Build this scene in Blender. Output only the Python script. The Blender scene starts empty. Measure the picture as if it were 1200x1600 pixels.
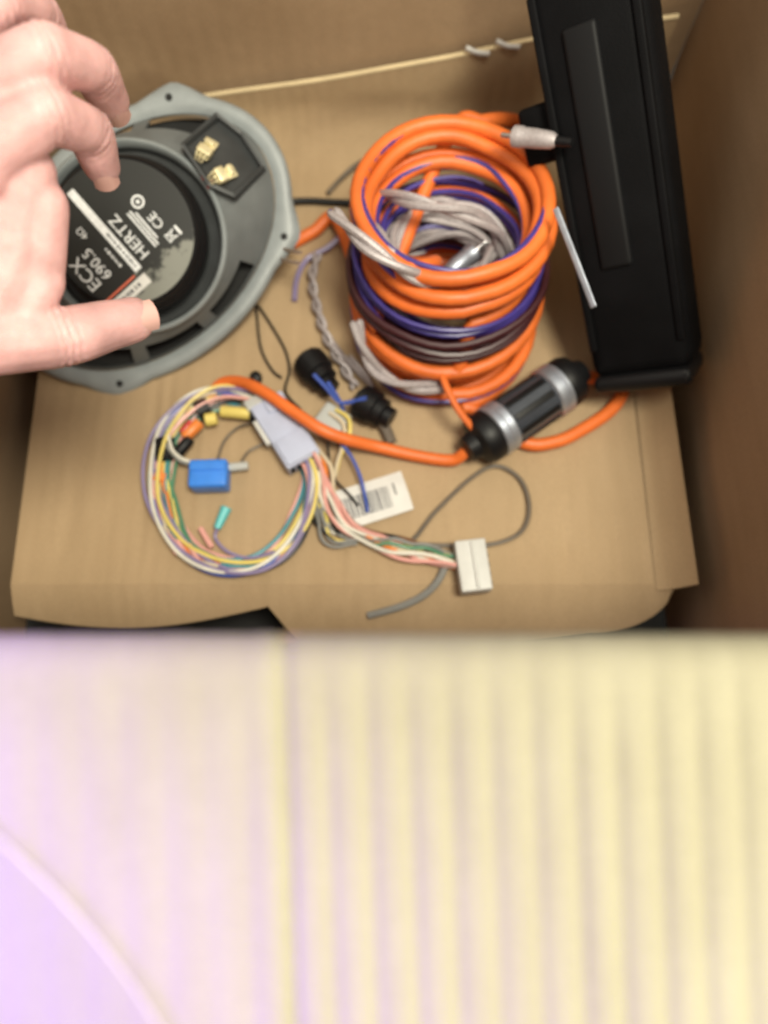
import bpy, bmesh, math, random
from mathutils import Vector as V, Matrix, noise
random.seed(11)
sc = bpy.context.scene
COL = sc.collection
R = math.radians
# ------------------------------------------------------------------ camera
TILT, CAMZ, FPX = 17.0, 0.488, 1155.0
cd = bpy.data.cameras.new('camera'); cam = bpy.data.objects.new('camera', cd); COL.objects.link(cam)
cam.location = (0, 0, CAMZ); cam.rotation_euler = (R(TILT), 0, 0)
cd.sensor_fit = 'VERTICAL'; cd.sensor_height = 36; cd.lens = 36 * FPX / 1600
cd.clip_start = 0.01; cd.clip_end = 50
cd.dof.use_dof = True; cd.dof.focus_distance = 0.348; cd.dof.aperture_fstop = 4.1
sc.camera = cam
sc.render.resolution_x, sc.render.resolution_y = 768, 1024
sc.view_settings.view_transform = 'Standard'; sc.view_settings.look = 'None'
sc.view_settings.exposure = 0.08; sc.view_settings.gamma = 1
sc.cycles.filter_width = 2.2
# ------------------------------------------------------------------ room light
w = bpy.data.worlds.new('World'); sc.world = w; w.use_nodes = True
w.node_tree.nodes['Background'].inputs[0].default_value = (1.0, .93, .81, 1)
w.node_tree.nodes['Background'].inputs[1].default_value = 0.82
def area(name, loc, aim, size, power, col):
    l = bpy.data.lights.new(name, 'AREA'); l.shape = 'DISK'; l.size = size; l.energy = power; l.color = col
    o = bpy.data.objects.new(name, l); COL.objects.link(o); o.location = loc
    o.rotation_euler = (V(aim) - V(loc)).to_track_quat('-Z', 'Y').to_euler(); return o
area('ceiling_lamp', (.30, -.09, 1.40), (.0, .12, 0), .42, 22, (1, .95, .77))
area('side_lamp', (.29, -.22, .57), (.09, -.05, .32), .10, 1.75, (1, .95, .74))
sp = bpy.data.lights.new('violet_lamp', 'SPOT'); sp.energy = 33; sp.color = (.22, .06, 1); sp.spot_size = R(46); sp.spot_blend = 1; sp.shadow_soft_size = .06
so = bpy.data.objects.new('violet_lamp', sp); COL.objects.link(so); so.location = (-.31, .06, .51)
so.rotation_euler = (V((-.118, -.060, .318)) - so.location).to_track_quat('-Z', 'Y').to_euler()

# ------------------------------------------------------------------ materials
def mat(name, col, rough=.5, metal=0, var=.0, vscale=40, bump=0, bscale=300, spec=.5, sss=0, trans=0, stretch=(1,1,1), coat=0, alpha=1):
    m = bpy.data.materials.new(name); m.use_nodes = True; nt = m.node_tree; N = nt.nodes; L = nt.links
    b = N['Principled BSDF']; b.inputs['Roughness'].default_value = rough; b.inputs['Metallic'].default_value = metal
    b.inputs['Specular IOR Level'].default_value = spec
    b.inputs['Base Color'].default_value = (*col, 1)
    if sss: b.inputs['Subsurface Weight'].default_value = sss; b.inputs['Subsurface Radius'].default_value = (.012, .004, .002); b.inputs['Subsurface Scale'].default_value = .6
    if trans: b.inputs['Transmission Weight'].default_value = trans
    if coat: b.inputs['Coat Weight'].default_value = coat
    if alpha < 1: b.inputs['Alpha'].default_value = alpha
    tc = N.new('ShaderNodeTexCoord'); mp = N.new('ShaderNodeMapping'); mp.inputs['Scale'].default_value = stretch
    L.new(tc.outputs['Object'], mp.inputs[0])
    if var:
        n = N.new('ShaderNodeTexNoise'); n.inputs['Scale'].default_value = vscale; n.inputs['Detail'].default_value = 6
        L.new(mp.outputs[0], n.inputs['Vector'])
        r = N.new('ShaderNodeValToRGB'); r.color_ramp.elements[0].position = .3; r.color_ramp.elements[1].position = .7
        r.color_ramp.elements[0].color = (*[c * (1 - var) for c in col], 1); r.color_ramp.elements[1].color = (*[min(1, c * (1 + var)) for c in col], 1)
        L.new(n.outputs['Fac'], r.inputs[0]); L.new(r.outputs[0], b.inputs['Base Color'])
    if bump:
        n2 = N.new('ShaderNodeTexNoise'); n2.inputs['Scale'].default_value = bscale; n2.inputs['Detail'].default_value = 4
        L.new(mp.outputs[0], n2.inputs['Vector'])
        bp = N.new('ShaderNodeBump'); bp.inputs['Strength'].default_value = bump; bp.inputs['Distance'].default_value = .001
        L.new(n2.outputs['Fac'], bp.inputs['Height']); L.new(bp.outputs[0], b.inputs['Normal'])
    return m

def cardboard(name, col, flute=0.0, axis='X'):
    """kraft board: fibre speckle, broad scuffing, faint washboard of the flutes"""
    m = bpy.data.materials.new(name); m.use_nodes = True; nt = m.node_tree; N = nt.nodes; L = nt.links
    b = N['Principled BSDF']; b.inputs['Roughness'].default_value = .8; b.inputs['Specular IOR Level'].default_value = .25
    tc = N.new('ShaderNodeTexCoord')
    def nz(scale, st=(1,1,1), det=5):
        mp = N.new('ShaderNodeMapping'); mp.inputs['Scale'].default_value = st; L.new(tc.outputs['Object'], mp.inputs[0])
        n = N.new('ShaderNodeTexNoise'); n.inputs['Scale'].default_value = scale; n.inputs['Detail'].default_value = det
        L.new(mp.outputs[0], n.inputs['Vector']); return n.outputs['Fac']
    def mix(f, a, bb, fac):
        x = N.new('ShaderNodeMix'); x.data_type = 'RGBA'; x.blend_type = 'MULTIPLY'; x.inputs[0].default_value = fac
        r = N.new('ShaderNodeValToRGB'); r.color_ramp.elements[0].position = .32; r.color_ramp.elements[1].position = .68
        r.color_ramp.elements[0].color = (*a, 1); r.color_ramp.elements[1].color = (*bb, 1); L.new(f, r.inputs[0])
        L.new(r.outputs[0], x.inputs[7]); return x
    st = (1, .12, 1) if axis == 'X' else (.12, 1, 1)
    m1 = mix(nz(900, (1,1,1), 3), (.74, .74, .74), (1, 1, 1), .5); m1.inputs[6].default_value = (*col, 1)
    m2 = mix(nz(9), (.86, .84, .8), (1, 1, 1), .8); L.new(m1.outputs[2], m2.inputs[6])
    m3 = mix(nz(110, st), (.84, .83, .8), (1, 1, 1), .38); L.new(m2.outputs[2], m3.inputs[6])
    L.new(m3.outputs[2], b.inputs['Base Color'])
    h = N.new('ShaderNodeMath'); h.operation = 'MULTIPLY_ADD'; h.inputs[1].default_value = .35
    L.new(nz(500), h.inputs[0])
    if flute:
        wv = N.new('ShaderNodeTexWave'); wv.wave_type = 'BANDS'; wv.bands_direction = axis; wv.inputs['Scale'].default_value = flute
        wv.inputs['Distortion'].default_value = 5; wv.inputs['Detail'].default_value = 3; wv.inputs['Detail Scale'].default_value = .3; L.new(tc.outputs['Object'], wv.inputs['Vector'])
        k = N.new('ShaderNodeMath'); k.operation = 'MULTIPLY'; L.new(wv.outputs['Fac'], k.inputs[0]); L.new(nz(16), k.inputs[1]); L.new(k.outputs[0], h.inputs[2])
    bp = N.new('ShaderNodeBump'); bp.inputs['Strength'].default_value = .35; bp.inputs['Distance'].default_value = .0010
    L.new(h.outputs[0], bp.inputs['Height']); L.new(bp.outputs[0], b.inputs['Normal'])
    return m

KRAFT = (.475, .342, .207)
M = {
 'box': cardboard('cardboard_wall', (.40, .275, .170), 22, 'X'),
 'flap': cardboard('cardboard_flap', (.295, .276, .196), 0),
 'liner': cardboard('cardboard_liner', KRAFT, 30, 'X'),
 'edge': mat('cut_board_edge', (.68, .55, .34), .85, var=.08, vscale=60),
 'floor': mat('gap_shade_table', (.006, .006, .006), .7, var=.2, vscale=8),  # near-black: the shade of the front gap is put into this colour
 'grey': mat('grey_steel_paint', (.125, .135, .138), .42, var=.12, vscale=60, bump=.25, bscale=900),
 'greydark': mat('dark_grey_paint', (.035, .038, .04), .5, var=.2, vscale=60),
 'rim': mat('pale_grey_paint', (.25, .275, .285), .38, var=.1, vscale=80, bump=.2, bscale=900),
 'black': mat('black_plastic', (.006, .006, .007), .45, spec=.3, bump=.15, bscale=700),
 'blackmatte': mat('black_matte', (.006, .006, .006), .8),
 'amp': mat('black_anodised', (.004, .004, .0048), .65, spec=.10, var=.3, vscale=30, bump=.2, bscale=800),
 'cone': mat('dark_cone', (.012, .012, .012), .9),
 'orange': mat('orange_rubber', (.72, .155, .028), .46, var=.22, vscale=24, bump=.15, bscale=250),
 'indigo': mat('indigo_wire', (.05, .035, .22), .35, var=.2, vscale=40),
 'silver': mat('braided_silver', (.43, .39, .40), .42, .3, var=.14, vscale=500, bump=.35, bscale=1500),
 'metal': mat('bright_metal', (.72, .72, .74), .28, 1, var=.15, vscale=120),
 'steel': mat('brushed_steel', (.46, .50, .58), .40, .75, var=.2, vscale=90),
 'brass': mat('brass', (.80, .72, .46), .38, .55, var=.2, vscale=200),
 'cream': mat('cream_plastic', (.72, .68, .50), .45, var=.1),
 'white': mat('white_plastic', (.58, .58, .56), .42, var=.06, vscale=90),
 'paper': mat('white_paper', (.66, .65, .63), .7, var=.05, vscale=80),
 'ink': mat('black_ink', (.02, .02, .035), .6),
 'print': mat('white_print', (.78, .80, .82), .55, var=.12, vscale=300),
 'redprint': mat('red_print', (.75, .16, .09), .5),
 'lilac': mat('pale_lilac_plastic', (.46, .50, .66), .4, var=.08, vscale=60),
 'bluecon': mat('blue_plastic', (.05, .24, .80), .32, var=.1, vscale=80),
 'teal': mat('teal_plastic', (.12, .50, .52), .38),
 'clear': mat('cloudy_clear_plastic', (.66, .68, .66), .3, trans=.35, var=.1),
 'skin': mat('skin', (.58, .335, .325), .5, var=.2, vscale=60, bump=.25, bscale=350, sss=.25),
 'nail': mat('fingernail', (.60, .36, .32), .35, coat=.2),
 'sheet': mat('light_arc_film', (.42, .38, .36), .4, alpha=.12),  # added film, stands in for a curved light edge on the flap
 'arcrim': mat('light_arc_rim', (.66, .60, .55), .3, alpha=.4),  # pale rim paints the bright line along the arc of light
}
WIRES = {'green': (.07, .22, .13), 'yellow': (.72, .58, .16), 'white': (.70, .68, .60), 'violet': (.24, .20, .36), 'pink': (.72, .36, .32),
 'teal': (.04, .24, .30), 'blue': (.05, .10, .42), 'grey': (.22, .22, .21), 'black': (.012, .012, .012), 'orange': (.75, .22, .04),
 'olive': (.32, .30, .10), 'brown': (.16, .07, .03), 'red': (.5, .05, .04), 'beige': (.62, .53, .38), 'taupe': (.14, .115, .09)}
for k, c in WIRES.items(): M['w_' + k] = mat('wire_' + k, c, .36, var=.1, vscale=60)
# disc under the magnet cover: grey with a splash of black ink
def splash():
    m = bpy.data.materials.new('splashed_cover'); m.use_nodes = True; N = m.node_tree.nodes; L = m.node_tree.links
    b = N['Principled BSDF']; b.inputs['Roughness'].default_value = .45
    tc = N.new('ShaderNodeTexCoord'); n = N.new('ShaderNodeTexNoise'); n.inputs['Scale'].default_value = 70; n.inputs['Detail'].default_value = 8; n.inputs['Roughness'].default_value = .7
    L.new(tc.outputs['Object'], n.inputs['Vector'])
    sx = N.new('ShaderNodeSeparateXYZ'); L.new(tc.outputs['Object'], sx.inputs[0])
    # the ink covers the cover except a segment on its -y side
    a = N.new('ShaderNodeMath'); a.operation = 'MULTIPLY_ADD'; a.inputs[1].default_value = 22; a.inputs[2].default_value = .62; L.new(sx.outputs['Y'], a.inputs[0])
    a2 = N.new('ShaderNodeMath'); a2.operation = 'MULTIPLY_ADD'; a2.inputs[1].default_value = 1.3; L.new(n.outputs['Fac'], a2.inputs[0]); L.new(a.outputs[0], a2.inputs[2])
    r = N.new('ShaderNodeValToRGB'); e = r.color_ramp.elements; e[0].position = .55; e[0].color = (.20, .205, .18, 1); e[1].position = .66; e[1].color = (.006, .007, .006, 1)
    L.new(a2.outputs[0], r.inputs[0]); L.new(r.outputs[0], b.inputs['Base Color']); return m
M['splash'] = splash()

# ------------------------------------------------------------------ geometry helpers
TH = R(TILT)
CX, CU, CV = V((1,0,0)), V((0, math.cos(TH), math.sin(TH))), V((0, math.sin(TH), -math.cos(TH)))
CO = V((0, 0, CAMZ))
def at(px, py, z):                       # the place at height z seen at (px, py) of the photograph
    d = CX*((px-600)/FPX) + CU*((800-py)/FPX) + CV
    return CO + d*((z-CAMZ)/d.z)
def deep(px, py, depth):
    return CO + (CX*((px-600)/FPX) + CU*((800-py)/FPX) + CV)*depth
def crom(pts, n=8, closed=False):
    pts = [V(p) for p in pts]; out = []
    k = len(pts)
    for i in range(k if closed else k-1):
        if closed: p0, p1, p2, p3 = pts[i-1], pts[i], pts[(i+1) % k], pts[(i+2) % k]
        else: p0, p1, p2, p3 = pts[max(i-1,0)], pts[i], pts[i+1], pts[min(i+2,k-1)]
        for j in range(n):
            t = j/n
            out.append(.5*((2*p1)+(p2-p0)*t+(2*p0-5*p1+4*p2-p3)*t*t+(3*p1-p0-3*p2+p3)*t*t*t))
    if not closed: out.append(pts[-1])
    return out
def tube(bm, pts, r, seg=10, cap=True, rf=None):
    n = len(pts); rings = []; T0 = (pts[1]-pts[0]).normalized()
    up = V((0,0,1)) if abs(T0.z) < .9 else V((1,0,0)); nrm = (up - T0*up.dot(T0)).normalized()
    for i, p in enumerate(pts):
        T = (pts[min(i+1,n-1)]-pts[max(i-1,0)]).normalized()
        nrm = (nrm - T*nrm.dot(T)).normalized(); bn = T.cross(nrm); rr = r*(rf(i/(n-1)) if rf else 1)
        rings.append([bm.verts.new(p + (nrm*math.cos(a)+bn*math.sin(a))*rr) for a in [2*math.pi*k/seg for k in range(seg)]])
    for a, b in zip(rings, rings[1:]):
        for k in range(seg): bm.faces.new((a[k], a[(k+1)%seg], b[(k+1)%seg], b[k]))
    if cap: bm.faces.new(rings[0][::-1]); bm.faces.new(rings[-1])
def box(bm, c, s, mtx=None, bev=0):
    c = V(c); m = mtx or Matrix.Identity(3); vs = []
    for z in (-1,1):
        for y in (-1,1):
            for x in (-1,1): vs.append(bm.verts.new(c + m @ V((x*s[0]/2, y*s[1]/2, z*s[2]/2))))
    fs = [bm.faces.new([vs[i] for i in f]) for f in ((0,2,3,1),(4,5,7,6),(0,1,5,4),(2,6,7,3),(0,4,6,2),(1,3,7,5))]
    if bev:
        es = list({e for f in fs for e in f.edges}); bmesh.ops.bevel(bm, geom=es, offset=bev, segments=3, affect='EDGES', profile=.6)
def loft(bm, rings, close=True, skip=None):
    R_ = [[bm.verts.new(p) for p in r] for r in rings]; n = len(rings[0])
    for i, (a, b) in enumerate(zip(R_, R_[1:])):
        for k in range(n if close else n-1):
            if skip and skip(i, k): continue
            bm.faces.new((a[k], a[(k+1)%n], b[(k+1)%n], b[k]))
    return R_
def circ(r, z, n=64, c=(0,0)): return [V((c[0]+r*math.cos(2*math.pi*k/n), c[1]+r*math.sin(2*math.pi*k/n), z)) for k in range(n)]
def lathe(bm, prof, n=64, cap0=True, cap1=True):
    rs = loft(bm, [circ(r, z, n) for r, z in prof])
    if cap0: bm.faces.new(rs[0][::-1])
    if cap1: bm.faces.new(rs[-1])
def obj(name, bm, m, parent=None, smooth=True, ang=35):
    me = bpy.data.meshes.new(name); bmesh.ops.recalc_face_normals(bm, faces=bm.faces[:]); bm.to_mesh(me); bm.free()
    o = bpy.data.objects.new(name, me); COL.objects.link(o); me.materials.append(m)
    if parent: o.parent = parent
    if smooth:
        me.polygons.foreach_set('use_smooth', [True]*len(me.polygons)); me.set_sharp_from_angle(angle=R(ang))
    return o
def tag(o, label=None, cat=None, group=None, kind=None):
    for k, v in (('label',label),('category',cat),('group',group),('kind',kind)):
        if v: o[k] = v
    return o
def thing(name, label, cat, loc=(0,0,0), rot=None, group=None):
    o = bpy.data.objects.new(name, None); COL.objects.link(o); o.empty_display_size = .02
    if rot is not None: o.matrix_world = Matrix.Translation(V(loc)) @ rot.to_4x4()
    else: o.location = loc
    return tag(o, label, cat, group)
def B(): return bmesh.new()
def frame(x, up):                       # rotation whose local x runs along x and local z nearest to up
    x = V(x).normalized(); z = V(up) - x*V(up).dot(x); z.normalize(); y = z.cross(x)
    return Matrix((x, y, z)).transposed()
def wire(pts, r, m, parent, name='wire', n=8, seg=8, local=None, rf=None):
    bm = B(); p = crom(pts, n)
    if local: p = [local @ q for q in p]
    tube(bm, p, r, seg, rf=rf); return obj(name, bm, m, parent)
def text(s, size, loc, rotm, m, parent, name='lettering', align='CENTER', ex=.00012):
    c = bpy.data.curves.new('lettering', 'FONT'); c.body = s; c.size = size; c.extrude = ex; c.align_x = align; c.align_y = 'CENTER'; c.resolution_u = 3
    t = bpy.data.objects.new('lettering_source', c); COL.objects.link(t)
    me = bpy.data.meshes.new_from_object(t.evaluated_get(bpy.context.evaluated_depsgraph_get())); bpy.data.objects.remove(t); bpy.data.curves.remove(c)
    o = bpy.data.objects.new(name, me); me.name = name; me.materials.clear(); me.materials.append(m); COL.objects.link(o); o.parent = parent
    o.matrix_local = Matrix.Translation(V(loc)) @ rotm.to_4x4(); return o

# ------------------------------------------------------------------ setting: what the box stands on

# ------------------------------------------------------------------ cardboard box
XL, XR, YF, YB, HT, ZB, TK = -.274, .216, .0208, .478, .338, -.085, .004
bm = B(); box(bm, (0, .2, ZB-.0105), (2.4, 2.4, .02)); tag(obj('table_top', bm, M['floor'], smooth=False), kind='structure')
bx = thing('cardboard_box', 'open brown cardboard box holding the speaker and cables, near flap folded out', 'box', (0, .25, ZB))
inv = Matrix.Translation(-bx.location)
def wallpanel(name, fn, nu, nv, thick, m, off):
    bm = B(); g = [[fn(i/nu, j/nv) for j in range(nv+1)] for i in range(nu+1)]
    a = [[bm.verts.new(inv @ p) for p in r] for r in g]; b = [[bm.verts.new(inv @ (p+V(off)*thick)) for p in r] for r in g]
    for i in range(nu):
        for j in range(nv):
            bm.faces.new((a[i][j], a[i+1][j], a[i+1][j+1], a[i][j+1])); bm.faces.new((b[i][j], b[i][j+1], b[i+1][j+1], b[i+1][j]))
    for i in range(nu):
        bm.faces.new((a[i][0], b[i][0], b[i+1][0], a[i+1][0])); bm.faces.new((a[i][nv], a[i+1][nv], b[i+1][nv], b[i][nv]))
    for j in range(nv):
        bm.faces.new((a[0][j], a[0][j+1], b[0][j+1], b[0][j])); bm.faces.new((a[nu][j], b[nu][j], b[nu][j+1], a[nu][j+1]))
    return obj(name, bm, m, bx)
def wob(a, b, s=7): return noise.noise(V((a*s, b*s, s)))*.0035
wallpanel('back_wall', lambda u, v: V((XL+(XR-XL)*u, YB+wob(u, v), ZB+TK+(HT-ZB-TK)*v)), 24, 20, TK, M['box'], (0,1,0))
wallpanel('left_wall', lambda u, v: V((XL+wob(u, v, 5)-.002, YF+(YB-YF)*u, ZB+TK+(HT-ZB-TK)*v)), 24, 20, TK, M['box'], (-1,0,0))
wallpanel('right_wall', lambda u, v: V((XR+wob(u, v, 6)+.001, YF+(YB-YF)*u, ZB+TK+(HT-ZB-TK)*v)), 24, 20, TK, M['box'], (1,0,0))
wallpanel('front_wall', lambda u, v: V((XL+(XR-XL)*u, YF, ZB+TK+(HT-.006-ZB-TK)*v)), 12, 6, TK, M['box'], (0,-1,0))
wallpanel('bottom_panel', lambda u, v: V((XL-TK+(XR-XL+2*TK)*u, YF+.085+(YB-YF+TK-.085)*v, ZB+TK)), 4, 4, TK, M['box'], (0,0,-1))  # stops short at the front so the blackened table shows as the gap's shade
# near flap: washboarded inner face, rounded at the fold
PITCH, SKEW = .0081, .035
def flap_pt(x, s):
    # s: metres from the start of the fold arc; arc radius .007
    ra = .0075; la = ra*R(107)
    if s < la:
        a = s/ra; p = V((x, YF-ra+ra*math.cos(a), HT-.006+ra*math.sin(a))); n = V((0, math.cos(a), math.sin(a)))
    else:
        a = R(107); p = V((x, YF-ra+ra*math.cos(a), HT-.006+ra*math.sin(a))); n = V((0, math.cos(a), math.sin(a)))
        p += V((0, -math.sin(a), math.cos(a)))*(s-la)
    xs = x - SKEW*s*(1+4*x)
    ph = xs/PITCH; gd = abs(ph-math.floor(ph)-.5); rel = .45*math.cos(2*math.pi*ph)-1.25*math.exp(-(gd/.13)**2)
    env = min(1, max(0, (s-.004)/.022)); left = 1/(1+math.exp(-(xs+.019)/.003))
    amp = (.00013+.00038*left)*env*(1+.35*noise.noise(V((math.floor(ph+.5)*3.7, s*8, 1))))
    h = amp*rel + .0007*noise.noise(V((x*22, s*14, 2)))*env + .0002*noise.noise(V((x*130, s*60, 3)))
    # long crease with a raised lip on its left
    c = xs + .0215; h += .00025*math.exp(-((c+.0030)/.0022)**2) - .0009*math.exp(-((c-.0013)/.0012)**2)
    return p, n, h
bm = B(); NX, NS = 700, 60; rows = []
for j in range(NS+1):
    s = .205*(j/NS)**1.25; r1 = []; r2 = []
    for i in range(NX+1):
        x = XL-.002+(XR-XL+.004)*i/NX; p, n, h = flap_pt(x, s)
        r1.append(bm.verts.new(inv @ (p+n*h)))
        r2.append(bm.verts.new(inv @ (p-n*.0035)) if i % 700 == 0 else None)
    rows.append((r1, r2))
for j in range(NS):
    a, b = rows[j][0], rows[j+1][0]
    for i in range(NX): bm.faces.new((a[i], a[i+1], b[i+1], b[i]))
    for e in (0, NX): bm.faces.new((rows[j][0][e], rows[j+1][0][e], rows[j+1][1][e], rows[j][1][e]))
    bm.faces.new((rows[j][1][0], rows[j+1][1][0], rows[j+1][1][NX], rows[j][1][NX]))
obj('near_flap', bm, M['flap'], bx, ang=180)

# ------------------------------------------------------------------ inner sheet of cardboard lying in the box
ls = thing('cardboard_liner', 'flat inner cardboard sheet lying on the box bottom under the cables', 'cardboard sheet', (0, .28, -.004))
linv = Matrix.Translation(-ls.location)
def sheet(name, fn, nu, nv, th, off, m=None):
    bm = B(); a = [[bm.verts.new(linv @ fn(i/nu, j/nv)) for j in range(nv+1)] for i in range(nu+1)]
    b = [[bm.verts.new(linv @ (fn(i/nu, j/nv)+V(off)*th)) for j in range(nv+1)] for i in range(nu+1)]
    for i in range(nu):
        for j in range(nv): bm.faces.new((a[i][j], a[i+1][j], a[i+1][j+1], a[i][j+1])); bm.faces.new((b[i][j], b[i][j+1], b[i+1][j+1], b[i+1][j]))
    for i in range(nu): bm.faces.new((a[i][0], b[i][0], b[i+1][0], a[i+1][0])); bm.faces.new((a[i][nv], a[i+1][nv], b[i+1][nv], b[i][nv]))
    for j in range(nv): bm.faces.new((a[0][j], a[0][j+1], b[0][j+1], b[0][j])); bm.faces.new((a[nu][j], b[nu][j], b[nu][j+1], a[nu][j+1]))
    return obj(name, bm, m or M['liner'], ls)
FX0, FX1, FY0, FY1 = -.2505, .180, .0985, .428
DENTS = [(at(x, y, 0), l, w_, d_) for x, y, l, w_, d_ in ((235, 700, .05, .0035, .0011), (262, 640, .03, .0025, .0007), (390, 880, .02, .003, .0010), (535, 880, .022, .003, .0010), (886, 868, .012, .0035, .0014), (905, 705, .016, .0018, -.0006), (110, 800, .04, .005, .0009), (965, 850, .03, .0025, .0008), (300, 760, .05, .003, .0006), (700, 775, .025, .004, -.0006))]
def fl(u, v):
    x = FX0-.006*v+(FX1+.002*(1-v)-FX0+.006*v)*u; y = FY0+(FY1-FY0)*v; e = min(1, 8*(1-v), 10*v+.15)
    return V((x, y, -.0005+e*(.0007*noise.noise(V((x*14, y*5, 0)))-.0008*abs(noise.noise(V((x*45, y*2.5, 4))))-1.6*sum(d_*math.exp(-((x-c.x)/w_)**2-((y-c.y)/l)**2) for c, l, w_, d_ in DENTS))))
sheet('floor_panel', fl, 240, 60, .003, (0,0,-1))
def lipdepth(x):      # how far the drooping front lip reaches
    px = 600 + x/.49*1155
    if px < 415: d = .0120 + .0135*math.sin(math.pi*min(1, max(0, (px+60)/480)))
    else: d = .012+.034*min(1, (px-415)/70)-.017*min(1, max(0, (px-600)/330))
    return d*math.sqrt(max(0, 1-max(0, (px-930)/128)**2))+.0012
def lip(u, v):
    x = FX0+(FX1+.014-FX0)*u; d = lipdepth(x)*v; q = max(0, x-FX1-.002)/.013
    return V((x, FY0-.00005-d, -.0005+.012*q*q*(1-v)-.45*d-7.0*d*d))
sheet('front_lip', lip, 160, 10, .003, (0,.2,-1))
def side(u, v):
    y = FY0-.004+(.40-FY0)*u; t = v
    return V((FX1+.0025+.019*t*(1-.25*u), y, -.0006+.0165*t*t+.006*t))
sheet('side_fold', side, 30, 8, .003, (.4,0,-1))
def rear(u, v):     # curves up from the floor and stands against the back wall
    x = FX0-.006+(FX1+.026-FX0)*u; top = .016+.090*u+.0015*math.sin(u*9)
    ra = .040*min(1, top/.045); L1 = ra*math.pi/2; L = (.040-ra)+L1+max(0, top-ra); q = L*v
    if q < .040-ra: y, z = FY1+q, 0
    elif q < .040-ra+L1: a = (q-.040+ra)/ra; y, z = FY1+.040-ra+ra*math.sin(a), ra*(1-math.cos(a))
    else: y, z = FY1+.040, ra+q-(.040-ra+L1)
    return V((x, y+.0015*v*noise.noise(V((x*12, v*3, 8))), -.0005+z))
sheet('rear_fold', rear, 60, 24, .0030, (0,.6,-.5))
bm = B()
for i in range(60):
    p, q = rear(i/60, 1), rear((i+1)/60, 1)
    for o_ in (0,): box(bm, linv @ ((p+q)/2+V((0,.0012,.0004))), ((q-p).length*1.04, .0034, .0012), frame(q-p, (0,0,1)))
obj('cut_edge', bm, M['edge'], ls)
# raw bits left on the rear edge
for px, py, a in ((748, 70, -.6), (795, 72, -.3)):
    bm = B(); c = rear((at(px, py, .09).x-FX0+.006)/(FX1+.026-FX0), 1)+V((0, -.001, .0015)); tube(bm, crom([c+V((-.008,.001,.003)), c, c+V((.009,-.001,.0005+a*.001))], 5), .0017, 6)
    tag(obj('torn_scrap', bm, M['paper']), '%s pale torn paper scrap on the top edge of the inner sheet' % ('left' if px < 770 else 'right'), 'torn scrap', 'torn scraps on the cardboard edge')
bm = B(); box(bm, at(641, 205, .028), (.013, .004, .004), Matrix.Rotation(-.6, 3, 'Z'), .0008); tag(obj('metal_clip', bm, M['brass']), 'small pale metal clip lying behind the orange cable coil', 'clip')

# ------------------------------------------------------------------ loudspeaker, lying on its face
A_, B_ = .117, .082
rotS = Matrix.Rotation(.4792, 3, 'X') @ Matrix.Rotation(.0509, 3, 'Y') @ Matrix.Rotation(.7029, 3, 'Z')
spk = thing('car_speaker', 'grey oval car speaker lying face down, black magnet cover with white lettering', 'speaker', (-.1689, .3324, .0437), rotS)
NS_ = 144
def ell(a, b, z, tab=0):
    out = []
    for k in range(NS_):
        t = 2*math.pi*k/NS_; c, s = math.cos(t), math.sin(t); r = 1/math.sqrt((c/a)**2+(s/b)**2)
        d = min(abs(((math.degrees(t)-q+180) % 360)-180) for q in (36.5, 143.5, 216.5, 323.5))
        r += tab*max(0, 1-d/13)**1.0
        out.append(V((r*c, r*s, z)))
    return out
bm = B()
rs = loft(bm, [ell(A_-.006, B_-.006, -.003), ell(A_, B_, -.003, .009), ell(A_+.0006, B_+.0006, .0, .0095), ell(A_-.001, B_-.001, .0028, .008), ell(A_-.004, B_-.004, .0036, .005), ell(A_-.0085, B_-.0085, .0030, .001), ell(A_-.0115, B_-.0115, .0012), ell(A_-.0115, B_-.0115, -.003)])
obj('flange', bm, M['rim'], spk, ang=50)
def blend(t):   # basket: oval at the flange to circle at the rear ring
    e = ell(A_-.012, B_-.012, 0); ring = ell(.0600, .0600, 0); f = t; z = .0015+.0285*(t**.75)
    return [V((p.x*(1-f)+q.x*f, p.y*(1-f)+q.y*f, z)) for p, q in zip(e, ring)]
sect = [(15, 43), (50, 84), (96, 132), (138, 166), (-166, -138), (-131, -94), (-84, -50)]
def win(i, k):
    d = ((k+.5)*360/NS_+180) % 360-180
    return i in (1, 2, 3, 4) and any(a < d < b for a, b in sect)
bm = B(); loft(bm, [blend(t) for t in (0, .06, .16, .26, .36, .5, .7, .85, 1)], skip=win)
loft(bm, [[p*.985-V((0,0,.002)) for p in blend(t)] for t in (0, .06, .16, .26, .36, .5, .7, .85, 1)], skip=win)
obj('basket', bm, M['grey'], spk, ang=50)
bm = B(); lathe(bm, [(.001, .012), (.04, .010)], NS_, True, False)
loft(bm, [ell(.04, .04, .010), ell(.085, .06, -.001), ell(A_-.014, B_-.014, -.0025)]); obj('cone', bm, M['cone'], spk)
bm = B(); loft(bm, [circ(.0605, .024, 96), circ(.0625, .0295, 96), circ(.0620, .0318, 96), circ(.0603, .0326, 96), circ(.0588, .0314, 96), circ(.0575, .024, 96)]); obj('rear_ring', bm, M['rim'], spk, ang=60)
bm = B(); loft(bm, [circ(.0582, .0265, 96), circ(.0560, .021, 96), circ(.0500, .019, 96), circ(.048, .022, 96)]); obj('spider_well', bm, M['greydark'], spk)
MZ = .050
bm = B(); lathe(bm, [(.0485, .018), (.0495, .030), (.0500, .0375), (.0490, .0405), (.0478, .0415), (.0472, MZ-.003), (.0462, MZ-.001), (.0452, MZ-.0004), (.0440, MZ-.0012)], 96); obj('magnet', bm, M['black'], spk)
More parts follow.
